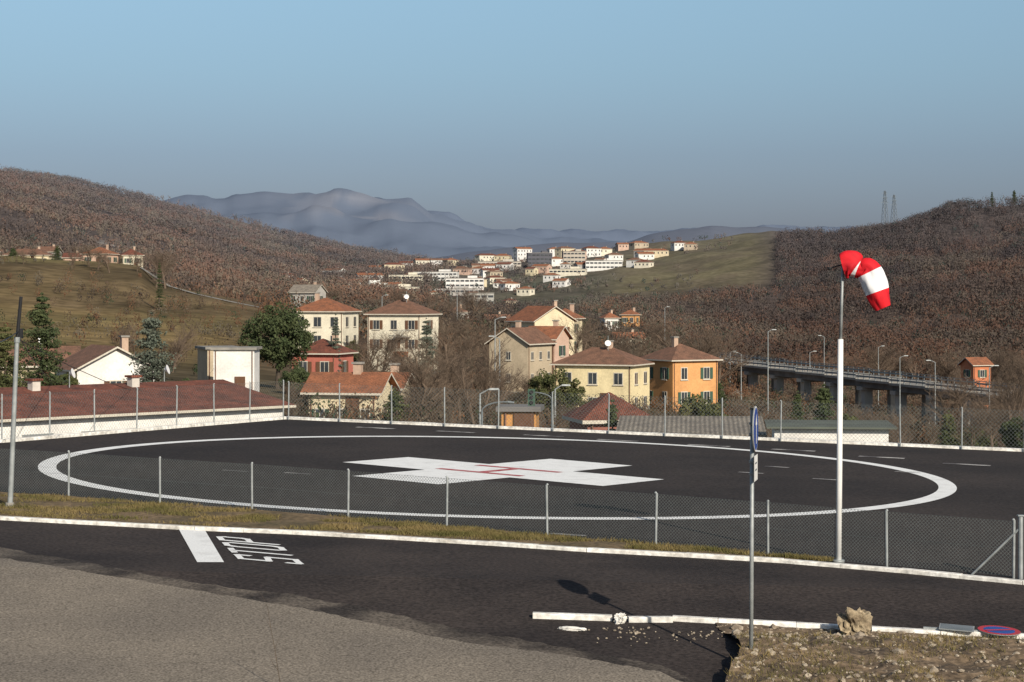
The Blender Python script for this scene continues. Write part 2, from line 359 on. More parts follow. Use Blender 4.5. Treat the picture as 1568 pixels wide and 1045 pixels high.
def in_poly(x,y,poly):
    r=False; j=len(poly)-1
    for i in range(len(poly)):
        xi,yi=poly[i];xj,yj=poly[j]
        if (yi>y)!=(yj>y) and x<(xj-xi)*(y-yi)/(yj-yi)+xi: r=not r
        j=i
    return r
it=[]
while len(it)<2200:
    x=random.uniform(2.6,9.5); y=random.uniform(26,33)
    if in_poly(x,y,bankpoly): it.append((x,y,bankz(x,y),min(.12,.010+random.expovariate(1/.014))))
rocks('gravel_stones',it,M['stone'])
it=[]
for px,py,n_,sp,s in[(955,962,22,22,.022),(990,975,22,50,.015),(1100,968,60,60,.016)]:
    for _ in range(n_):
        x,y=P(px+random.gauss(0,sp),py+abs(random.gauss(0,6))); it.append((x,y,zs(x,y,.01),s*random.uniform(.5,1.5)))
rocks('kerb_rubble',it,M['stone'])
def chunk(name,px,py,w_,d_,h_,seed,m,spiky=.35,lift=0,rot=None):
    x,y=P(px,py); v=IV3.copy()
    nn=fbm(v[:,0]*1.9+seed,v[:,1]*1.9+v[:,2]*2.3,seed)-.5; n2=fbm(v[:,0]*6+seed,v[:,1]*5+v[:,2]*6,seed+3)-.5
    v=np.sign(v)*np.abs(v)**.7; v=v*(1+nn*spiky*2+n2*spiky*1.1)[:,None]*np.array([w_/2,d_/2,h_/2])
    b=B(); b.add(v,IF3,m); o=b.build(name,(x,y,zs(x,y,h_*.4+lift)),seed if rot is None else rot); return o
chunk('concrete_rubble_block',1308,975,.46,.4,.50,3.3,mat('rough_stone',(.36,.29,.19),(.17,.13,.085),scale=5,rough=1,fine=(14,.5),bump=1),.75)
chunk('broken_kerb_piece',950,954,.2,.16,.16,1.2,M['kerb'],.7)
chunk('broken_kerb_piece',876,966,.46,.1,.07,4.05,M['kerb'],.3,rot=-.35)
# ------------------------------------------------ verge
FB=[(-300,738),(0,757),(105,763),(245,774),(386,784),(533,796),(684,809),(838,823),(1004,838),(1176,853),(1275,862)]
FBw=[P(*p) for p in FB]
vpoly=FBw+[ (x,y+.1) for x,y in K[9:0:-1]]+[(K[0][0],K[0][1]+.1)]
def vz(x,y): return float(gnear(x,y))+.03+.05*float(fbm(np.array([x*1.3]),np.array([y*1.3]),8)[0])
sheet('grass_verge',vpoly,M['verge'],0,.5,vz)
def blades(name,pts,h,wd,m):
    n=len(pts); pts=np.array(pts); a=rng.uniform(0,6.28,n); hh=h*rng.uniform(.4,1.3,n); dx=np.cos(a)*wd; dy=np.sin(a)*wd
    lean=rng.normal(0,.6,(n,2))*hh[:,None]
    V=np.zeros((n,3,3)); V[:,0]=pts-np.stack([dx,dy,dx*0],1); V[:,1]=pts+np.stack([dx,dy,dx*0],1); V[:,2]=pts+np.stack([lean[:,0],lean[:,1],hh],1)
    link(name,tri_mesh(name,V,m))
pts=[]
while len(pts)<26000:
    px=random.uniform(-60,1275) if random.random()<.5 else random.uniform(-60,800); k=random.random()
    ka=np.interp(px,[p[0] for p in FB],[p[1] for p in FB]); kb=np.interp(px,[p[0] for p in KP],[p[1] for p in KP])-3
    py=ka+(kb-ka)*k; x,y=P(px,py)
    if vn(np.array([x*1.1]),np.array([y*2.]),4)[0]>.35+.3*random.random(): pts.append((x,y,vz(x,y)))
blades('verge_grass',pts,.07,.009,M['grass'])
pts=[]
while len(pts)<7000:
    x=random.uniform(2.6,10); y=random.uniform(26,32.6)
    if in_poly(x,y,bankpoly) and vn(np.array([x*1.7]),np.array([y*1.7]),14)[0]>.5: pts.append((x,y,bankz(x,y)))
blades('bank_weeds',pts,.09,.006,M['grass'])
# ------------------------------------------------ fences
def fence(name,posts,h,zf,cell=.07,wire=.003,r=.026):
    e=empty(name,(posts[0][0],posts[0][1],0)); off=Vector((-posts[0][0],-posts[0][1],0)); b=B()
    for x,y in posts:
        z=float(zf(x,y)); b.cyl(off+Vector((x,y,z-.1)),off+Vector((x+random.uniform(-.025,.025),y,z+h)),r,r,M['steel'],8)
        b.cyl(off+Vector((x,y,z+h)),off+Vector((x,y,z+h+.03)),r*1.2,r*.6,M['steel'],8)
    b.build('posts',parent=e); b=B()
    for (x0,y0),(x1,y1) in zip(posts[:-1],posts[1:]):
        A=Vector((x0,y0,float(zf(x0,y0))+.05)); Q=Vector((x1,y1,float(zf(x1,y1))+.05)); D=Q-A; L=D.length; d=D/L; H=h-.07
        for zz in(0,.5,1): b.cyl(off+A+Vector((0,0,H*zz)),off+Q+Vector((0,0,H*zz-.01)),.003,.003,M['wire'],3,False)
        k=int((L+H)/cell)
        for i in range(k):
            s=i*cell-H
            for sg in(1,-1):
                a0=s; z0,z1=(0,H) if sg>0 else (H,0); t0=max(0,(0-a0)/H); t1=min(1,(L-a0)/H)
                if t1<=t0: continue
                p=A+d*(a0+H*t0)+Vector((0,0,z0+(z1-z0)*t0)); q=A+d*(a0+H*t1)+Vector((0,0,z0+(z1-z0)*t1))
                u=(q-p).normalized(); nn=u.cross(d.cross(Vector((0,0,1)))).normalized()*wire
                b.add([off+p-nn,off+p+nn,off+q+nn,off+q-nn],[(0,1,2,3)],M['wire'])
    b.build('chain_link',parent=e)
fp=[P(px,py) for px,py in[(-180,745),(-35,753),(105,762),(245,773),(386,783),(533,795),(684,808),(838,822),(1004,837),(1176,852),(1358,869),(1552,886)]]
fence('chain_link_fence',fp,1.08,gnear)
def lin(a,b_,n): return [(a[0]+(b_[0]-a[0])*i/n,a[1]+(b_[1]-a[1])*i/n) for i in range(n+1)]
fence('chain_link_fence',lin((-8.6,78.4),(17.7,70.4),13)+lin((17.7,70.4),(34,64.6),8)[1:],1.35,lambda x,y:float(gnear(x,y))+.1,cell=.14,wire=.0034)
fence('chain_link_fence',lin((-24,55.5),(-16,63.9),5)+lin((-16,63.9),(-8.8,78.4),7)[1:],1.4,lambda x,y:float(gnear(x,y))+.1,cell=.14,wire=.0034)
e=P(1552,886); b=B(); z=zs(*e,0)
b.cyl((0,0,-.1),(0,0,1.15),.045,.045,M['steel'],10); b.cyl((0,0,.95),(-.85,.35,.0),.022,.022,M['steel'],8); b.box((0,0,1.17),(.12,.12,.02),M['steel'])
b.build('gate_post',(e[0]+.12,e[1]-.05,z))
# ------------------------------------------------ windsock
wx,wy=P(1284,862); z0=zs(wx,wy,0)
wk=empty('windsock',(wx,wy,z0)); b=B()
b.cyl((0,0,-.1),(.04,0,4.32),.058,.053,M['white'],16); b.cyl((.04,0,4.3),(.085,0,5.82),.030,.026,M['steel'],12); b.cyl((0,0,0),(0,0,.06),.12,.12,M['steel'],12)
b.cyl((-.14,0,5.70),(.3,0,5.83),.014,.014,M['black'],8); b.box((-.17,0,5.69),(.09,.04,.05),M['black'])
b.build('pole',parent=wk,smooth=True)
S_=lambda px,py:((px-1284)/79.2,0,(862-py)/79.2)
path=[(1290,407,19),(1298,405,21),(1306,407,21),(1312,411,15),(1319,413,13),(1327,412,17),(1334,425,19),(1339,440,18.5),(1345,456,16.5),(1352,472,12)]
pp=np.array([[*S_(a,c),r/79.2] for a,c,r in path]); tt=np.linspace(0,len(path)-1,60)
from math import cos,sin
def cat(t):
    i=int(min(t,len(pp)-1.0001)); f=t-i; a,b_,c,d=pp[max(i-1,0)],pp[i],pp[min(i+1,len(pp)-1)],pp[min(i+2,len(pp)-1)]
    return .5*((2*b_)+(-a+c)*f+(2*a-5*b_+4*c-d)*f*f+(-a+3*b_-3*c+d)*f**3)
b=B(); NS=36; nr_=0
for k,t in enumerate(tt):
    c=cat(t); d=Vector((cat(min(t+.05,len(pp)-1))-cat(max(t-.05,0)))[:3]).normalized()
    n1=Vector((0,1,0)); n2=d.cross(n1).normalized(); nr_+=1
    for i in range(NS):
        a=2*math.pi*i/NS; rr=c[3]*(1+.07*sin(3*a+k*.22)+.045*sin(6*a+k*.13)+.03*sin(11*a-k*.3)); dep=.8
        b.v.append(tuple(Vector(c[:3])+n1*cos(a)*rr*dep+n2*sin(a)*rr))
for k in range(nr_-1):
    t=tt[k]; m=M['sockwhite'] if (2.6<t<3.2 or 5.35<t<7.35) else M['sockred']; mi=b.mi(m)
    for i in range(NS): b.f.append([k*NS+i,k*NS+(i+1)%NS,(k+1)*NS+(i+1)%NS,(k+1)*NS+i]); b.m.append(mi)
so=b.build('sock',parent=wk,smooth=True); so.rotation_euler=(0,0,math.radians(-12))
# ------------------------------------------------ sign post
sx,sy=P(1150,1025); z0=zs(sx,sy,0); sg=empty('traffic_sign',(sx,sy,z0)); px_m=F/sy; Hs=403/px_m
b=B(); b.cyl((0,0,-.2),(.02,0,Hs-.05),.031,.031,M['steel'],14); b.cyl((.02,0,Hs-.05),(.02,0,Hs-.03),.036,.03,M['black'],14); b.build('pole',parent=sg,smooth=True)
def disc(b,c,nrm,r,t,m_back,rings_):
    nrm=Vector(nrm).normalized(); c=Vector(c); b.cyl(c-nrm*t,c,r,r,m_back,40)
    for k,(r_,m) in enumerate(rings_): b.cyl(c+nrm*(.002+.002*k),c+nrm*(.003+.002*k),r_,r_,m,40)
b=B(); nr=Vector((.975,-.22,0)); c=Vector((.02,0,Hs-.34))+nr*.05
disc(b,c,nr,.34,.015,M['steel'],[(.338,M['white']),(.318,M['blue'])])
uu=Vector((.22,.975,0)); zz=Vector((0,0,1)); 
def fl(b,c,pts,off,m): b.add([c+uu*p[0]+zz*p[1]+nr*off for p in pts],[tuple(range(len(pts)))],m)
fl(b,c,[(-.035,-.22),(.035,-.22),(.035,.06),(.11,.06),(0,.23),(-.11,.06),(-.035,.06)],.010,M['white'])
b.build('disc',parent=sg)
b=B(); c2=Vector((.02,0,Hs-.34-.58))+nr*.045
for dpt,m,sx_ in((0,M['steel'],.5),(.008,M['white'],.485)):
    fl(b,c2,[(-sx_/2,-.19),(sx_/2,-.19),(sx_/2,.19),(-sx_/2,.19)],dpt,m)
for r in range(2): fl(b,c2,[(-.12,.06-r*.1),(.12,.06-r*.1),(.12,.085-r*.1),(-.12,.085-r*.1)],.011,M['dsteel'])
for q in(-.09,.09,.5,.66): b.box((.02,0,c2.z+q),(.09,.09,.03),M['steel'])
b.build('plate',parent=sg)
x,y=P(1530,975); fs=empty('fallen_no_parking_sign',(x,y,zs(x,y,.1))); b=B()
disc(b,(0,0,0),(.05,-.06,1),.34,.012,M['steel'],[(.338,M['signred']),(.25,M['blue'])])
nn=Vector((.05,-.06,1)).normalized(); uu=Vector((1,.3,0)).normalized(); zz=nn.cross(uu).normalized(); uu=zz.cross(nn); nr=nn
fl(b,Vector((0,0,0)),[(-.25,-.035),(.25,-.035),(.25,.035),(-.25,.035)],.009,M['signred']); b.build('disc',parent=fs)
x,y=P(1465,973); b=B(); b.box((0,0,0),(.55,.34,.012),M['steel']); b.box((0,0,.009),(.5,.29,.004),M['dsteel']); b.box((-.05,.02,-.04),(.95,.04,.03),M['steel'],rot=.1)
o=b.build('fallen_sign_plate',(x,y,zs(x,y,.12))); o.rotation_euler=(.1,.05,-.25)
x,y=P(15,780); b=B(); b.cyl((0,0,-.1),(.16,0,3.75),.06,.048,M['steel'],12); b.cyl((.16,0,3.75),(.25,0,4.72),.04,.036,M['black'],12); b.cyl((.16,0,3.7),(.163,0,3.82),.065,.065,M['steel'],10)
b.box((.22,.06,3.9),(.1,.1,.22),M['black']); b.cyl((0,0,0),(0,0,.15),.12,.09,M['conc'],10)
b.build('utility_pole',(x,y,zs(x,y,0)))
b=B()
def wire(b,p,q,sag,r=.012,n=14):
    pr=None
    for i in range(n+1):
        t=i/n; v=p.lerp(q,t); v.z-=sag*4*t*(1-t)
        if pr is not None: b.cyl(pr,v,r,r,M['black'],3,False)
        pr=v
wire(b,W(28,515,45.2),W(113,560,150),1.2); wire(b,W(28,508,45.2),W(-200,470,30),.5); wire(b,W(28,520,45.2),W(330,560,200),2)
b.build('overhead_wires')
# ------------------------------------------------ buildings
def windows(bw,bs,face_w,face_y,eave,floors,cols,ww,wh,shut,axis,side,fh=3.0,first=1.7):
    for f in range(floors):
        for c in range(cols):
            t=(c+.5)/cols*face_w-face_w/2; z=eave-first-f*fh
            def bx(bb,t_,z_,w_,h_,dep,m):
                if axis=='x': bb.box((t_,side*(face_y+dep/2-.01),z_),(w_,dep,h_),m)
                else: bb.box((side*(face_y+dep/2-.01),t_,z_),(dep,w_,h_),m)
            bx(bw,t,z,ww+.2,wh+.2,.05,M['trim']); bx(bw,t,z,ww,wh,.075,M['glass']); bx(bw,t,z,.05,wh,.095,M['trim'])
            bx(bw,t,z-wh/2-.14,ww+.4,.08,.16,M['trim'])
            if shut is not None and random.random()<.8:
                for s in(-1,1): bx(bs,t+s*(ww*.75+.12),z,ww*.5,wh+.05,.10,shut)
def roof(b,w,d,h,rh,kind,m,ov=.5,t=.16):
    hw=w/2+ov; hd=d/2+ov; e=h-ov*rh/(d/2)*.6
    if kind=='gable': r=[(-hw,0),(hw,0)]
    else:
        k=min(hd,hw*.98); r=[(-hw+k,0),(hw-k,0)]
    for dz,fl_ in((t,0),(0,1)):
        vs=[(-hw,-hd,e+dz),(hw,-hd,e+dz),(hw,hd,e+dz),(-hw,hd,e+dz),(r[0][0],0,h+rh+dz),(r[1][0],0,h+rh+dz)]
        fs=[(0,1,5,4),(2,3,4,5)]
        if kind=='hip': fs+= [(1,2,5),(3,0,4)]
        if fl_: fs=[f[::-1] for f in fs]
        b.add(vs,fs,m)
    ring=[(-hw,-hd),(hw,-hd),(hw,hd),(-hw,hd)]
    for i in range(4):
        (x0,y0),(x1,y1)=ring[i],ring[(i+1)%4]
        if kind=='gable' and i in(1,3):
            X=x0; b.add([(X,-hd,e),(X,0,h+rh),(X,0,h+rh+t),(X,-hd,e+t)],[(0,1,2,3)],M['trim']); b.add([(X,hd,e),(X,0,h+rh),(X,0,h+rh+t),(X,hd,e+t)],[(0,1,2,3)],M['trim'])
        else: b.add([(x0,y0,e),(x1,y1,e),(x1,y1,e+t),(x0,y0,e+t)],[(0,1,2,3)],M['trim'])
    if kind=='hip': b.add([(-hw,-hd,e-.002),(hw,-hd,e-.002),(hw,hd,e-.002),(-hw,hd,e-.002)],[(3,2,1,0)],M['trim'])
def house(name,px,d,w,dep,py_eave,rh,rot,wc,rm='roof',kind='hip',fl=2,cf=3,cs=2,shut='shutter',ww=.95,wh=1.35,chim=((.2,.2),),ov=.5,extra=None,dish=False):
    ez=CH-(py_eave-HZ)*d/F; x=(px-CX)/F*d; base=min(g1(x,d),g1(x+w/2,d),g1(x-w/2,d))-1.; h=ez-base
    r=math.radians(rot); e=empty(name,(x,d+dep*.4,base),r)
    b=B(); b.box((0,0,h/2),(w,dep,h),wall(wc))
    if kind=='gable':
        for s in(-1,1): b.add([(s*w/2,-dep/2,h),(s*w/2,dep/2,h),(s*w/2,0,h+rh)],[(0,1,2) if s>0 else (2,1,0)],wall(wc))
    b.box((0,0,.7),(w+.06,dep+.06,1.4),M['conc']); b.build('walls',parent=e)
    b=B()
    if kind=='flat': b.box((0,0,h+.12),(w+.5,dep+.5,.24),M[rm])
    else: roof(b,w,dep,h,rh,kind,M[rm],ov)
    b.build('roof',parent=e)
    bw=B(); bs=B(); sh=M[shut] if shut else None
    if cf: windows(bw,bs,w,dep/2,h,fl,cf,ww,wh,sh,'x',-1)
    if cs:
        windows(bw,bs,dep,w/2,h,fl,cs,ww,wh,sh,'y',-1); windows(bw,bs,dep,w/2,h,fl,cs,ww,wh,sh,'y',1)
    if bw.v: bw.build('windows',parent=e)
    if bs.v: bs.build('shutters',parent=e)
    b=B()
    for cx_,cy_ in chim:
        b.box((cx_*w,cy_*dep,h+rh*.75),(.6,.6,rh*.9+1.),wall((.5,.36,.27))); b.box((cx_*w,cy_*dep,h+rh*1.2+.6),(.8,.8,.15),M['conc'])
    b.box((w*.15,-dep/2-.06,.9+1.2),(1.,.08,2.1),M['shutterb']); b.build('chimney_and_door',parent=e)
    b=B(); 
    for s in(-1,1): b.cyl((s*(w/2-.2),-dep/2-.07,.3),(s*(w/2-.2),-dep/2-.07,h-.1),.05,.05,M['roofb'],6)
    b.build('downpipes',parent=e)
    if extra: extra(e,w,dep,h)
    if dish:
        b=B(); c=Vector((.1*w,-.1*dep,h+rh+.6)); b.cyl((c.x,c.y,h),(c.x,c.y,h+rh+1.6),.04,.04,M['steel'],6)
        b.cyl(c+Vector((0,-.1,0)),c+Vector((.1,-.3,.1)),.1,.38,M['white'],14,True); b.build('antenna_dish',parent=e)
    return e
cream=(.70,.60,.41); offw=(.78,.72,.57); beige=(.50,.41,.29); yel=(.78,.66,.40); ora=(.66,.34,.14); pink=(.62,.43,.33); rose=(.46,.15,.11); whi=(.80,.78,.74); grey=(.42,.40,.37)
def balcony(e,w,dep,h):
    b=B(); b.box((w*.18,-dep/2-.6,h-3.6),(2.6,1.2,.16),M['conc'])
    for i in range(12): b.box((w*.18-1.25+i*.227,-dep/2-1.15,h-3.05),(.04,.04,1.),M['steel'])
    b.box((w*.18,-dep/2-1.15,h-2.52),(2.6,.06,.06),M['steel']); b.box((w*.18,-dep/2-1.1,h-6.3),(2.4,.1,.9),mat('orange_awning',(.6,.15,.03))); b.build('balcony',parent=e)
house('white_villa',496,330,8.6,8,477,2.0,-14,offw,cf=3,cs=2,shut=None,ww=1.2,wh=1.5,chim=((-.2,.1),))
house('cream_house',616,320,9.0,7.5,481,2.0,-20,offw,'roofb',cf=3,cs=1,shut='shutterb',chim=((.05,.0),),extra=balcony,dish=True)
house('pink_house',492,240,5.4,6,541,1.5,-16,rose,'roofr',cf=2,cs=1,shut='shutterb')
house('cream_cottage',535,150,5.2,4.5,601,1.25,-12,cream,'roof',kind='gable',fl=1,cf=3,cs=1,ww=.6,wh=.9,shut='shutter',chim=((.1,.0),))
house('cottage',585,172,4.0,4,594,1.1,-12,cream,'roof',kind='gable',fl=1,cf=1,cs=1)
house('white_flat_roof_building',359,195,3.9,4,536,.0,0,whi,'conc',kind='flat',fl=1,cf=0,cs=0,shut=None,chim=())
house('grey_flat_roof_building',331,205,3.4,5,535,.0,20,beige,'conc',kind='flat',fl=1,cf=1,cs=0,shut=None,chim=())
house('white_gable_house',150,180,7,7,566,1.9,-62,whi,'roofb',kind='gable',fl=1,cf=2,cs=1,shut='shutterb')
house('brown_roof_house',40,190,8,6,560,1.6,12,beige,'roofb',kind='gable',fl=1,cf=2,cs=1,dish=True)
house('cream_gable_house',830,345,8.,8,492,2.4,-58,cream,'roof',kind='gable',cf=3,cs=2,shut='shutterb',ww=.9)
house('cream_hip_house',866,352,4,7,488,1.6,-20,cream,'roof',kind='hip',cf=2,cs=1)
house('old_stone_house',798,280,7.4,6,526,2.0,62,beige,'roofb',kind='gable',fl=2,cf=3,cs=1,ww=.6,wh=1.,shut=None)
house('pink_farmhouse',838,286,4.6,5,519,1.6,-25,pink,'roof',kind='gable',cf=2,cs=1,shut='shutter')
house('yellow_house',924,246,9.8,7,558,1.8,-22,yel,'roofb',cf=3,cs=2,shut=None,ww=1.,wh=1.3,chim=((.1,.0),),dish=True)
house('orange_house',1043,254,6.8,7,551,1.8,30,ora,'roofb',cf=2,cs=2,shut='shutter',ww=.8,chim=((-.1,0),))
house('red_roof_shed',935,92,2.9,3.4,644,1.05,12,(.30,.12,.09),'roofr',kind='hip',fl=1,cf=1,cs=1,chim=(),ov=.3)
house('ochre_outbuilding',797,100,1.7,2,630,.5,-5,(.55,.28,.1),'dconc',kind='flat',fl=1,cf=1,cs=0,chim=(),shut=None,ww=.5,wh=.5)
house('orange_hut',1497,400,4.2,4,559,1.3,25,(.55,.2,.1),'roof',kind='gable',fl=1,cf=1,cs=1,chim=())
house('hillside_house',40,610,14,8,391,1.8,0,cream,'roofb',cf=4,cs=1,fl=1)
house('hillside_house',150,615,8,8,389,2.0,-15,pink,'roof',cf=2,cs=2,fl=1)
house('hillside_house',198,618,6,7,391,1.8,20,offw,'roofr',cf=2,cs=2,fl=1)
house('hillside_house',110,620,5,6,395,1.4,0,pink,'roofr',kind='gable',cf=2,cs=1,fl=1)
house('hillside_house',-30,620,8,6,385,1.6,-10,beige,'roof',cf=2,cs=1,fl=1); house('hillside_house',72,640,6,6,386,1.6,-10,grey,'roofb',kind='gable',cf=2,cs=1,fl=1)
house('valley_house',934,620,4.5,5,487,1.5,15,whi,'roof',cf=2,cs=1); house('valley_house',966,640,4.5,5,482,1.4,-20,ora,'roof',cf=2,cs=1)
house('valley_house',962,520,7.5,6,519,1.5,10,offw,'roof',kind='gable',cf=3,cs=1,fl=1); house('valley_house',700,620,6,6,478,1.5,10,grey,'roofb',cf=3,cs=1)
house('valley_house',470,560,8,6,448,2,-25,grey,'greyroof',kind='gable',cf=3,cs=1,fl=1)
house('valley_house',760,560,7,6,492,1.7,25,beige,'roofb',kind='gable',cf=3,cs=1)
# long low garage building on the left behind the pad
e0=Vector((-25.3,66.)); e1=Vector((-9.2,82.2)); dv=(e1-e0); L=dv.length; ang=math.atan2(dv.y,dv.x); mid=(e0+e1)/2; nrm=Vector((-dv.y,dv.x)).normalized(); dp=9.; c=mid+nrm*dp/2
RHG=.85
gb=empty('garage_building',(c.x,c.y,-2.6),ang); hw=3.1; b=B(); b.box((0,0,hw/2),(L,dp,hw),wall(whi))
for s in(-1,1): b.add([(s*L/2,-dp/2,hw),(s*L/2,dp/2,hw),(s*L/2,0,hw+RHG)],[(0,1,2) if s>0 else(2,1,0)],wall(whi))
b.build('walls',parent=gb); b=B(); roof(b,L,dp,hw,RHG,'gable',M['roofr'],.35,.10)
for k in range(3): b.box((-L*.1+k*L*.2,-.6,hw+RHG+.05),(.35,.35,.6),wall((.6,.56,.5))); b.box((-L*.1+k*L*.2,-.6,hw+RHG+.39),(.5,.5,.08),M['roofr'])
b.build('roof',parent=gb)
bw=B()
for i in range(9):
    t=-L/2+1.4+i*(L-2.8)/8
    bw.box((t,-dp/2-.01,hw-.80),(1.3,.05,.5),M['steel']); bw.box((t,-dp/2-.02,hw-.80),(1.18,.06,.4),M['glass'] if i%3==0 else wall((.25,.25,.25))); bw.box((t,-dp/2-.03,hw-1.1),(1.5,.14,.06),M['trim'])
bw.build('windows',parent=gb)
b=B()
for cx_,cy_ in((-1.5,-1.5),(4,-.4),(9.,.3)):
    b.cyl((cx_,cy_,hw+.3),(cx_,cy_,hw+1.5),.02,.02,M['steel'],6); b.cyl((cx_,cy_-.05,hw+1.4),(cx_+.08,cy_-.15,hw+1.44),.04,.2,M['white'],14)
b.build('antenna_dish',parent=gb)
def low(name,px0,px1,d,py,dep,wc,rm,rot=0,th=.18,tilt=.0):
    w=(px1-px0)/F*d; x=((px0+px1)/2-CX)/F*d; z=CH-(py-HZ)*d/F; e=empty(name,(x,d+dep/2,z),math.radians(rot)); b=B()
    b.box((0,0,-2),(w,dep,4),wall(wc)); b.build('walls',parent=e); b=B(); hd=dep/2+.3; hw_=w/2+.3
    vs=[(-hw_,-hd,0.01),(hw_,-hd,0.01),(hw_,hd,tilt),(-hw_,hd,tilt)]; vs+=[(a_,b__,c_+th) for a_,b__,c_ in vs]
    b.add(vs,[(3,2,1,0),(4,5,6,7),(0,1,5,4),(1,2,6,5),(2,3,7,6),(3,0,4,7)],M[rm]); b.build('roof',parent=e)
    b=B(); n=max(2,int(w/2.5))
    for i in range(n): b.box((-w/2+(i+.5)*w/n,-dep/2-.01,-.75),(1.1,.06,.5),M['glass']); b.box((-w/2+(i+.5)*w/n,-dep/2-.02,-1.12),(1.3,.14,.07),M['trim'])
    b.build('windows',parent=e)
low('white_warehouse',1195,1368,77,657,4.0,whi,'greenroof',rot=-6,tilt=.0,th=.07)
low('sheet_roof_shed',962,1170,82,669,5.,grey,'greyroof',rot=-5,tilt=.42,th=.1)
# ------------------------------------------------ village
wcs=[offw,cream,whi,whi,beige,pink,(.6,.5,.36),(.7,.66,.6),(.66,.6,.5)]
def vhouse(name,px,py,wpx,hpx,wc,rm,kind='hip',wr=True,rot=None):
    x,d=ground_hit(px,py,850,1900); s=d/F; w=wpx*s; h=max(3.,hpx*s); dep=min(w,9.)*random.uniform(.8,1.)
    z=g1(x,d); b=B(); H=h+3; wcm=wall(tuple(haze(np.array(wc),d*.6).round(2)))  # wall colour has painted distance haze mixed in
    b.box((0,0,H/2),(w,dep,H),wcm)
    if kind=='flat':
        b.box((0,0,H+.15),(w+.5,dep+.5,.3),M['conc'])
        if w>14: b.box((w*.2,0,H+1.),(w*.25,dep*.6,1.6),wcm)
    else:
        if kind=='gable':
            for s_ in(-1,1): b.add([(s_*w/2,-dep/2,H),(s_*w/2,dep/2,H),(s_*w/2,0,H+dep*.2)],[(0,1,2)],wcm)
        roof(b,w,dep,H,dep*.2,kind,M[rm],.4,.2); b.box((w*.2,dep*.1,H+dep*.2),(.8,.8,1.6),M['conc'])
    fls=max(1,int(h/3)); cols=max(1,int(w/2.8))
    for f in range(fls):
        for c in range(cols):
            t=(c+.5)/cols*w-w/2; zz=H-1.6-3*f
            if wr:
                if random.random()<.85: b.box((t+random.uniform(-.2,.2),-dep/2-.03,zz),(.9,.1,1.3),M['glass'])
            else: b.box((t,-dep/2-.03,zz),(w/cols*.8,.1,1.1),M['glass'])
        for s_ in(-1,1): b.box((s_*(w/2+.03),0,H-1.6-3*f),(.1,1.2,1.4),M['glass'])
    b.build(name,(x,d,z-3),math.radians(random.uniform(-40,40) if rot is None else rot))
spec=[(438,432,20,9,whi),(458,440,24,9,cream),(512,425,34,10,whi),(530,450,30,9,whi),(602,418,32,12,cream),(565,432,40,9,whi),(650,410,30,10,offw),(672,410,26,11,whi),(690,408,20,9,cream),
(800,400,26,18,whi),(865,395,28,14,cream),(885,398,22,12,pink),(905,393,26,12,whi),(925,392,20,10,offw),(970,374,22,10,beige),(978,381,26,8,beige),(985,395,24,10,grey),(1005,395,38,10,cream),(1040,383,22,10,whi),(1058,384,20,9,beige),
(745,402,34,10,offw),(770,402,24,9,cream),(780,445,26,10,whi),(805,452,22,9,offw),(860,440,22,9,whi),(830,418,26,9,pink),(895,415,28,9,grey),(600,446,30,9,cream),(575,418,20,8,whi),(955,384,22,9,pink),(780,470,20,8,beige),(545,440,22,8,ora),(848,394,18,12,whi),(735,394,20,8,whi),(755,425,24,8,beige),(845,430,22,8,whi),(622,412,20,8,whi),(940,400,24,9,whi)]
for px,py,wp,hp,wc in spec:
    vhouse('village_house',px,py,wp,hp,wc,random.choice(['roof','roof','roofb','roofr']),random.choice(['hip','gable']))
for px,py,wp,hp,wc in[(712,444,58,17,whi),(668,430,68,13,whi),(622,434,52,12,offw),(560,445,66,11,whi),(826,408,38,20,(.10,.10,.11)),(925,414,56,14,whi),(878,406,34,20,(.5,.44,.36)),(606,450,70,10,offw),(690,452,84,9,grey),(765,412,66,11,(.55,.5,.42)),(870,422,56,9,offw),(736,470,40,20,grey)]:
    vhouse('village_block',px,py,wp,hp,wc,'conc','flat',False,random.uniform(-12,12))
for _ in range(32):
    px=random.gauss(740,190); px=min(1080,max(430,px)); base=np.interp(px,[440,600,800,960,1080],[438,424,410,395,388]); py=base+abs(random.gauss(0,19))
    vhouse('village_house',px,py,random.uniform(12,28),random.uniform(6,11),random.choice(wcs),random.choice(['roof','roofb','roofr']),random.choice(['hip','gable']))
# ------------------------------------------------ viaduct
A=W(1065,546,470); Q=W(1700,622,300); D=Q-A; L=D.length; ang=math.atan2(D.y,D.x); via=empty('road_viaduct',A,ang); sl=D.z/math.hypot(D.x,D.y); b=B()
n=int(L/14)
for i in range(n+1):
    t=i*14; zt=sl*t; wx_=A.x+math.cos(ang)*t; wy_=A.y+math.sin(ang)*t; gz=g1(wx_,wy_)-A.z-2
    for s in(-2.6,2.6): b.box((t,s,(zt-1.6+gz)/2),(1.5,1.6,zt-1.6-gz),M['lconc'])
    b.box((t,0,zt-1.75),(2.2,8.4,.7),M['lconc'])
b.build('piers',parent=via); b=B()
for i in range(n):
    t=i*14+7; zt=sl*t
    for s in(-3.6,-1.2,1.2,3.6): b.box((t,s,zt-.9),(13.9,.6,1.1),M['dconc'])
    b.box((t,0,zt-.15),(13.96,9.8,.42),M['conc'])
    for s in(-4.8,4.8):
        b.box((t,s,zt+1.05),(13.9,.08,.1),M['dsteel']); b.box((t,s,zt+.62),(13.9,.06,.3),M['dsteel'])
        for k in range(6): b.box((t-6+k*2.4,s,zt+.55),(.14,.14,1.05),M['dsteel'])
b.build('deck',parent=via)
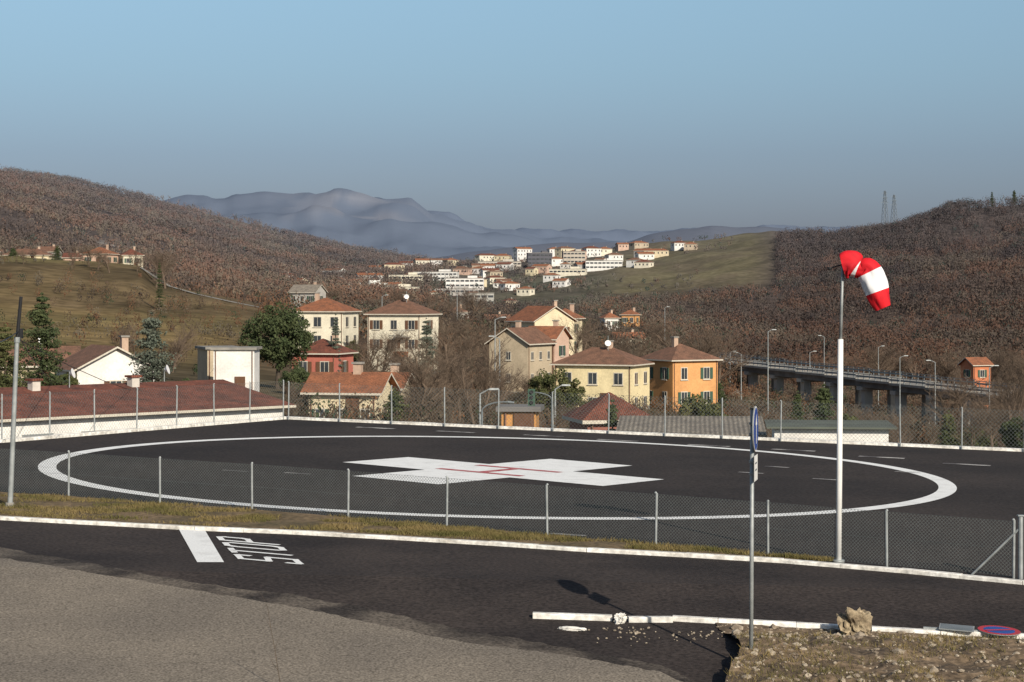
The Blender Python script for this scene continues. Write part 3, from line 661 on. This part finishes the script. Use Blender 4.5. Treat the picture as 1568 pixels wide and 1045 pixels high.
def pylon(px,d,h):
    x=(px-CX)/F*d; z=g1(x,d)-1; b=B(); r=.12; m=M['dsteel']
    lv=lambda t: 2.0*(1-t)+.45
    pts=[[(sx_*lv(t),sy_*lv(t),t*h) for sx_,sy_ in((-1,-1),(1,-1),(1,1),(-1,1))] for t in np.linspace(0,1,8)]
    for k in range(7):
        for i in range(4):
            b.cyl(pts[k][i],pts[k+1][i],r,r,m,4,False); b.cyl(pts[k][i],pts[k+1][(i+1)%4],r*.5,r*.5,m,3,False); b.cyl(pts[k][(i+1)%4],pts[k+1][i],r*.5,r*.5,m,3,False)
    for zz,wd in((.72,3.6),(.83,3.),(.94,2.4)):
        for s in(-1,1): b.cyl((0,0,zz*h),(s*wd,0,zz*h),r,.06,m,4); b.cyl((0,0,zz*h+1.1),(s*wd,0,zz*h),r*.5,.05,m,3)
    b.build('power_pylon',(x,d,z),.4)
pylon(1355,1480,32); pylon(1369,1520,28)
def lamp(px,d,pyt,arm=1.4,flip=1):
    x=(px-CX)/F*d; z=g1(x,d); H=CH-(pyt-HZ)*d/F-z; b=B(); b.cyl((0,0,-.3),(0,0,H-.3),.10,.06,M['steel'],8); b.cyl((0,0,H-.32),(flip*arm,0,H),.05,.04,M['steel'],6); b.box((flip*(arm+.3),0,H),(.7,.22,.12),M['steel'],top=.8)
    b.build('street_lamp',(x,d,z))
for a in[(758,260,486,.8,1),(765,230,515,.6,-1),(1018,480,470,.5,1),(1176,300,505,.6,1),(1262,420,514,.6,-1),(1240,400,538,.7,1),(1378,330,545,.7,1),(735,130,596,.6,1),(1432,300,552,.7,-1),(1118,430,538,.7,1),(1345,440,530,.7,1),(1135,330,540,.6,-1),(1515,290,560,.7,1),(850,150,590,.5,1),(585,420,452,.7,1),(700,480,440,.7,1),(812,300,500,.6,1)]: lamp(*a)
d=95; x=(845-CX)/F*d; z=g1(x,d); b=B(); zt=CH-(612-HZ)*d/F-z
b.cyl((0,0,0),(0,0,zt),.045,.045,M['dsteel'],8); pr=None
for i in range(9):
    a=i/8*math.pi*.5; v=Vector((-(1.1)*(1-math.cos(a)),0,zt+.35*math.sin(a)))
    if pr is not None: b.cyl(pr,v,.03,.03,M['dsteel'],6)
    pr=v
b.box((-.95,-.05,zt+.1),(.34,.2,.78),M['shutter']); 
for k in range(3): b.cyl((-.95,-.16,zt+.35-k*.24),(-.95,-.22,zt+.35-k*.24),.08,.09,M['black'],12)
b.build('traffic_light',(x,d,z))
d=92; x=(738-CX)/F*d; z=g1(x,d); b=B(); pr=None; zt=CH-(630-HZ)*d/F-z; b.cyl((0,0,0),(0,0,zt),.05,.05,M['dsteel'],8)
for i in range(10):
    a=i/9*math.pi*.55; v=Vector((1.0*(1-math.cos(a)),0,zt+.42*math.sin(a)))
    if pr is not None: b.cyl(pr,v,.035,.035,M['dsteel'],6)
    pr=v
b.cyl(pr,pr+Vector((.3,0,-.03)),.06,.05,M['dsteel'],8); b.build('street_lamp',(x,d,z))
# ------------------------------------------------ trees
def bare_mesh(seed,dense=1.,spread=1.):
    r=random.Random(seed); b=B()
    def br(p,d,L,rad,lv):
        n=3 if lv<2 else 2; q=p
        for i in range(n):
            d=(d+Vector((r.gauss(0,.12),r.gauss(0,.12),r.gauss(.07,.08)))).normalized(); e=q+d*L/n; r1=rad*(1-.3*(i+1)/n)
            b.cyl(q,e,rad*(1-.3*i/n),r1,M['bark'],5 if lv<2 else 3,False)
            if lv<4:
                k=int({0:3,1:2.7,2:2.6,3:2.4}[lv]*dense+r.random())
                if lv==0 and i==0: k=1
                for _ in range(k):
                    a=r.uniform(0,6.28); s=Vector((math.cos(a),math.sin(a),0)); nd=(d*r.uniform(.5,1.)+s*spread*r.uniform(.5,.95)).normalized()
                    br(q.lerp(e,r.uniform(.3,1)),nd,L*r.uniform(.48,.72),max(.0011,r1*.5),lv+1)
            q=e
    br(Vector((0,0,0)),Vector((0,0,1)),.48,.02,0)
    mz=max(v[2] for v in b.v); b.v=[(x/mz,y/mz,z/mz) for x,y,z in b.v]
    me=bpy.data.meshes.new('bare_tree_mesh'); me.from_pydata(b.v,[],b.f); me.materials.append(M['bark']); return me
BM=[bare_mesh(s,de,sp) for s,de,sp in((1,1.,1.),(2,.85,.8),(3,1.,1.1),(4,.8,.65),(5,.85,.95),(6,1.,.8))]
def put_bare(px,d,pyt,wid=1.):
    x=(px-CX)/F*d; z=g1(x,d); h=CH-(pyt-HZ)*d/F-z
    if h<1.2: return
    h=min(h,14); link('bare_tree',random.choice(BM),(x,d,z-.1),random.uniform(0,6.28),(h*wid,h*wid,h))
for a,b_,d0,d1,y0,y1,n in[(622,765,120,205,515,590,15),(560,622,180,215,535,590,4),(735,830,180,260,550,590,7),(0,60,140,230,570,600,4),(1100,1440,92,160,615,660,26),(1450,1600,105,220,510,620,13),(385,470,120,180,575,612,6),(1110,1600,485,570,515,565,34),(1100,1420,180,300,606,640,10),(540,760,240,300,490,530,8),(680,770,300,400,470,520,10),(880,1100,290,500,465,525,16),(100,300,240,480,470,540,7),(-20,260,560,625,365,398,30),(640,880,108,140,605,645,14),(280,330,110,150,575,600,2),(960,1100,100,140,615,650,9),(430,720,560,700,430,470,16)]:
    for _ in range(n): put_bare(random.uniform(a,b_),random.uniform(d0,d1),random.uniform(y0,y1),random.uniform(.8,1.25))
def shell_tris(p,nrm,size,jit,squash=(1,1,1)):
    """leaf facets lying roughly across the outward direction nrm"""
    k=len(p); n=nrm+rng.normal(size=(k,3))*jit; n/=np.linalg.norm(n,axis=1)[:,None]+1e-9
    r=rng.normal(size=(k,3)); u=np.cross(n,r); u/=np.linalg.norm(u,axis=1)[:,None]+1e-9; w=np.cross(n,u)
    a=rng.uniform(0,6.28,(k,1)); out=[]
    for j in range(3):
        t=a+j*2.094+rng.uniform(-.4,.4,(k,1)); s=size*rng.uniform(.7,1.3,(k,1)); out.append(p+(u*np.cos(t)+w*np.sin(t))*s*np.array(squash))
    return np.stack(out,1)
def cloud(cs,rs,n,size,squash=1.,jit=.55):
    cs=np.repeat(np.array(cs),n,0); rs=np.repeat(np.array(rs),n)[:,None]; k=len(cs)
    v=rng.normal(size=(k,3)); v/=np.linalg.norm(v,axis=1)[:,None]; vv=v*rng.uniform(.25,1,(k,1))**.5; vv[:,2]*=squash
    return shell_tris(cs+vv*rs,v,size,jit)
def conifer(px,d,pyt,wid,m='leafd',name='conifer_tree',seed=0):
    x=(px-CX)/F*d; z=g1(x,d); h=CH-(pyt-HZ)*d/F-z; r=random.Random(seed+px); R=wid*1.25/F*d/2; cs=[];rs=[]
    e=empty(name,(x,d,z)); b=B(); b.cyl((0,0,-.3),(0,0,h*.97),h*.022,.02,M['barkd'],7)
    L=int(14+h); az0=r.uniform(0,6.28)
    for i in range(L):
        t=.06+.92*(i+r.uniform(-.4,.4))/L; rr=R*(1-t)**.7*r.uniform(.6,1.25)
        for k in range(7):
            a=r.uniform(0,6.28); ln=rr*r.uniform(.5,1.2)*(1+.18*math.cos(a-az0)); tip=Vector((math.cos(a)*ln,math.sin(a)*ln,h*t-.15*ln)); b.cyl((0,0,h*t),tip,.03,.01,M['barkd'],3,False)
            for j in range(3):
                f=(.35,.7,1.)[j]; cs.append((tip.x*f,tip.y*f,h*t-.15*ln*f)); rs.append(.11*R+.07+.11*rr)
    cs.append((0,0,h)); rs.append(.1)
    b.build('trunk',parent=e); V=cloud(cs,rs,14,.065+.018*R,.5); link('foliage',tri_mesh('foliage',V,M[m]),parent=e)
def roundtree(px,d,pyt,wid,m='leafd',name='evergreen_tree',seed=0,low=.25,n=70):
    x=(px-CX)/F*d; z=g1(x,d); h=CH-(pyt-HZ)*d/F-z; r=random.Random(seed+px); R=wid/F*d/2; cs=[];rs=[]
    e=empty(name,(x,d,z)); b=B(); b.cyl((0,0,-.3),(R*.05,0,h*.6),h*.03+.05,.06,M['barkd'],8)
    for i in range(n):
        u=r.uniform(-1,1); a=r.uniform(0,6.28); s=math.sqrt(1-u*u); q=r.uniform(.55,1.05); c=Vector((R*.88*s*math.cos(a)*q,R*.88*s*math.sin(a)*q,h*(low+(1-low)*.5)+u*h*(1-low)*.46*q))
        cs.append(tuple(c)); rs.append(R*r.uniform(.12,.26))
        if i%4==0: b.cyl((0,0,h*.35),c,.06,.02,M['barkd'],4,False)
    b.build('trunk',parent=e); V=cloud(cs,rs,110,.055+.024*R); link('foliage',tri_mesh('foliage',V,M[m]),parent=e)
conifer(232,165,480,80,'leafb','spruce_tree'); conifer(65,150,450,80,'leafd','conifer_tree'); conifer(653,280,488,36,'leafb','spruce_tree'); conifer(8,140,498,56,'leafo')
roundtree(425,225,466,118,'leafd','pine_tree',n=120); roundtree(850,190,562,92,'leafo','evergreen_tree',low=.1)
roundtree(900,120,612,46,'leafo','evergreen_shrub',low=.1); conifer(604,130,596,44,'leafo','fir_tree'); conifer(938,88,614,26,'leafd','fir_tree'); roundtree(1075,125,612,110,'leafo','evergreen_shrub',low=.05)
conifer(1262,130,590,60,'leafd','fir_tree'); roundtree(1300,120,630,56,'leafo','evergreen_shrub',low=.05); conifer(1222,210,600,26,'leafd','fir_tree'); conifer(1100,300,585,26,'leafd','fir_tree')
roundtree(1490,130,655,70,'leafo','evergreen_shrub',low=.05); conifer(1452,130,630,44,'leafo','fir_tree'); roundtree(455,215,565,60,'leafd','evergreen_shrub',low=.05); conifer(514,240,482,24,'leafb','spruce_tree')
roundtree(285,150,580,40,'leafd','evergreen_shrub',low=.05); roundtree(100,160,572,50,'leafo','evergreen_shrub',low=.05); roundtree(205,600,418,34,'leafo','evergreen_shrub'); conifer(244,480,400,13,'leafd','cypress_tree'); conifer(20,600,380,16,'leafd','cypress_tree'); conifer(88,600,376,14,'leafd','cypress_tree'); roundtree(1560,110,640,60,'leafd','evergreen_shrub')
roundtree(880,480,478,34,'leafd','evergreen_tree'); roundtree(540,300,520,30,'leafo','evergreen_shrub'); roundtree(1012,98,640,50,'leafo','evergreen_shrub',low=.05)
for a in[(1519,1490,293,9),(1553,1495,291,11)]: conifer(*a,'leafd','ridge_conifer_tree')
# ---- distant woodland masses
def woods(name,pxr,dr,n,hr,tris,maskf,cols,size,dark=1.):
    px=rng.uniform(pxr[0],pxr[1],n*4); d=np.sqrt(rng.uniform(dr[0]**2,dr[1]**2,n*4)); x=(px-CX)/F*d
    k=rng.uniform(size=n*4)<maskf(px,d,x); px,d,x=px[k][:n],d[k][:n],x[k][:n]; n=len(x); z=g(x,d)
    h=rng.uniform(hr[0],hr[1],n)*(.8+.5*fbm(x/25,d/40,501,3)); pr=np.array([c[1] for c in cols]); pr/=pr.sum(); cidx=rng.choice(len(cols),n,p=pr)
    fld=fbm(x/70,d/140,201,3); cidx=np.where(rng.uniform(size=n)<.6,np.clip(((fld-.3)/.4*4).astype(int),0,3),cidx)
    base=np.array([c[0] for c in cols])[cidx]*rng.uniform(.9,1.1,(n,1))*(.6+.8*fbm(x/45,d/80,301,3))[:,None]*dark
    ev=np.array([c[2] for c in cols])[cidx]; N=n*tris; rep=lambda a:np.repeat(a,tris,0)
    v=rng.normal(size=(N,3)); v/=np.linalg.norm(v,axis=1)[:,None]; vv=v*rng.uniform(0.1,1,(N,1))**.4
    H=rep(h)[:,None]; c=np.stack([rep(x),rep(d),rep(z)],1)+vv*H*np.array([.38,.38,.42])+np.concatenate([np.zeros((N,2)),H*.5],1)
    v[:,2]+=.45; v[:,1]-=.25; V=shell_tris(c,v,size*rep(np.where(ev>0,1.1,1.))[:,None],.3,(.7,.7,1.2))
    col=haze(rep(base)*rng.uniform(.93,1.07,(N,1)),rep(d)); link(name,tri_mesh(name,V,M['vcol'],col,alpha=rep(1-np.exp(-d/2600.))))  # tree colours carry painted distance haze
BR=[((.082,.054,.036),.34,0),((.125,.064,.034),.2,0),((.108,.080,.052),.2,0),((.060,.040,.028),.17,0),((.030,.042,.022),.05,1)]
BL=[((.120,.078,.048),.34,0),((.155,.084,.046),.2,0),((.145,.108,.066),.2,0),((.090,.060,.038),.17,0),((.040,.050,.026),.03,1)]
BG=[((.10,.070,.045),.35,0),((.14,.073,.038),.15,0),((.12,.10,.07),.2,0),((.065,.048,.034),.15,0),((.04,.053,.025),.15,1)]
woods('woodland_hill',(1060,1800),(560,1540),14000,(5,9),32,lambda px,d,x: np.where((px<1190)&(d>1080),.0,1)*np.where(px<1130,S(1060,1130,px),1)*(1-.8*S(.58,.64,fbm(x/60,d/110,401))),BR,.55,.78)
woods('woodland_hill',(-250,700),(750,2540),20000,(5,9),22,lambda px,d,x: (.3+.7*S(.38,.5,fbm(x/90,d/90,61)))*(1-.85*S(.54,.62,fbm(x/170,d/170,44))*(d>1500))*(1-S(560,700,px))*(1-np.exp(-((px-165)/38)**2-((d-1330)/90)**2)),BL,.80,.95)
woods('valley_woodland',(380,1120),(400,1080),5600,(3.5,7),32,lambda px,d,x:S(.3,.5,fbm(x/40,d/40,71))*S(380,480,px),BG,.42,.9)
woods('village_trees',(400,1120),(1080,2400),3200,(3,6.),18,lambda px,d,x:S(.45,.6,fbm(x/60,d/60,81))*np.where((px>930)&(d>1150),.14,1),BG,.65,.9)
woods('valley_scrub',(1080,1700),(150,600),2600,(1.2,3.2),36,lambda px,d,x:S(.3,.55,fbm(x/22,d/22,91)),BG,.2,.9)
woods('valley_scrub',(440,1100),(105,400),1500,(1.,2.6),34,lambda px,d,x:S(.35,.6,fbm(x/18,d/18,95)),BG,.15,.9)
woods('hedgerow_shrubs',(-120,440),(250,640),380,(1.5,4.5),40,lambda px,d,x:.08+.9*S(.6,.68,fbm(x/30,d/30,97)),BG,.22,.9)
b=B(); prev=None
for px,d in[(215,590),(260,590),(300,580),(350,560),(400,540),(430,530)]:
    x=(px-CX)/F*d; v=(Vector((x,d-2.,g1(x,d-2)+.25)),Vector((x,d+2.5,g1(x,d+2.5)+.3)))
    if prev: b.add([prev[0],v[0],v[1],prev[1]],[(0,1,2,3)],M['conc'])
    prev=v
b.build('country_road')
b=B(); x,y=P(437,1045); 
def tw(p,d,L,r,lv):
    q=p
    for i in range(4):
        d=(d+Vector((random.gauss(0,.08),random.gauss(0,.08),.02))).normalized(); e=q+d*L/4; b.cyl(q,e,r,r*.8,M['barkd'],4,False); r*=.8
        if lv<1: tw(e,(d+Vector((random.choice((-1,1))*.6,0,.2))).normalized(),L*.18,r*.6,lv+1)
        q=e
tw(Vector((0,0,0)),Vector((-.06,0,1)),1.2,.009,0); b.build('dry_twig',(x,y-.5,zs(x,y-.5,0)))
# ------------------------------------------------ light, sky, camera
el=math.radians(28); az=math.radians(154)
sd=Vector((math.sin(az)*math.cos(el),math.cos(az)*math.cos(el),math.sin(el)))
l=bpy.data.lights.new('sun','SUN'); l.energy=5.; l.angle=math.radians(.5); l.color=(1,.91,.77); lo=bpy.data.objects.new('sun',l); sc.collection.objects.link(lo); lo.rotation_euler=(-sd).to_track_quat('-Z','Y').to_euler(); lo.location=(20,-40,60)
w=bpy.data.worlds.new('World'); sc.world=w; w.use_nodes=True; nt=w.node_tree; N=nt.nodes; Lk=nt.links
bg=N['Background']; bg.inputs[1].default_value=.085; sk=N.new('ShaderNodeTexSky'); sk.sky_type='NISHITA'; sk.sun_disc=False; sk.sun_elevation=el; sk.sun_rotation=az; sk.dust_density=1.5; sk.air_density=1.2; sk.altitude=300
tc=N.new('ShaderNodeTexCoord'); sp=N.new('ShaderNodeSeparateXYZ'); Lk.new(tc.outputs['Generated'],sp.inputs[0])
mr=N.new('ShaderNodeMapRange'); mr.inputs[1].default_value=-.02; mr.inputs[2].default_value=.38; Lk.new(sp.outputs[2],mr.inputs[0])
rp=N.new('ShaderNodeValToRGB'); Lk.new(mr.outputs[0],rp.inputs[0]); cr=rp.color_ramp
stops=[(0,(.44,.52,.86)),(.13,(.46,.55,.95)),(.22,(.54,.645,.98)),(.32,(.70,.85,1.10)),(.42,(.86,1.02,1.20)),(1,(1,1,1))]
cr.elements[0].position=0; cr.elements[0].color=(*stops[0][1],1); cr.elements[1].position=1; cr.elements[1].color=(1,1,1,1)
for p,c in stops[1:-1]: e=cr.elements.new(p); e.color=(*c,1)
mx=N.new('ShaderNodeMix'); mx.data_type='RGBA'; mx.blend_type='MULTIPLY'; mx.inputs[0].default_value=1; Lk.new(sk.outputs[0],mx.inputs[6]); Lk.new(rp.outputs[0],mx.inputs[7]); Lk.new(mx.outputs[2],bg.inputs[0])
cd=bpy.data.cameras.new('camera'); cam=bpy.data.objects.new('camera',cd); sc.collection.objects.link(cam); cam.location=(0,0,CH); cam.rotation_euler=(math.radians(90),0,0)
cd.sensor_width=36; cd.lens=36*F/1568; cd.shift_y=-(522.5-HZ)/1568; cd.clip_end=60000; cd.clip_start=.1; sc.camera=cam
sc.view_settings.view_transform='Standard'; sc.view_settings.look='None'; sc.view_settings.exposure=0
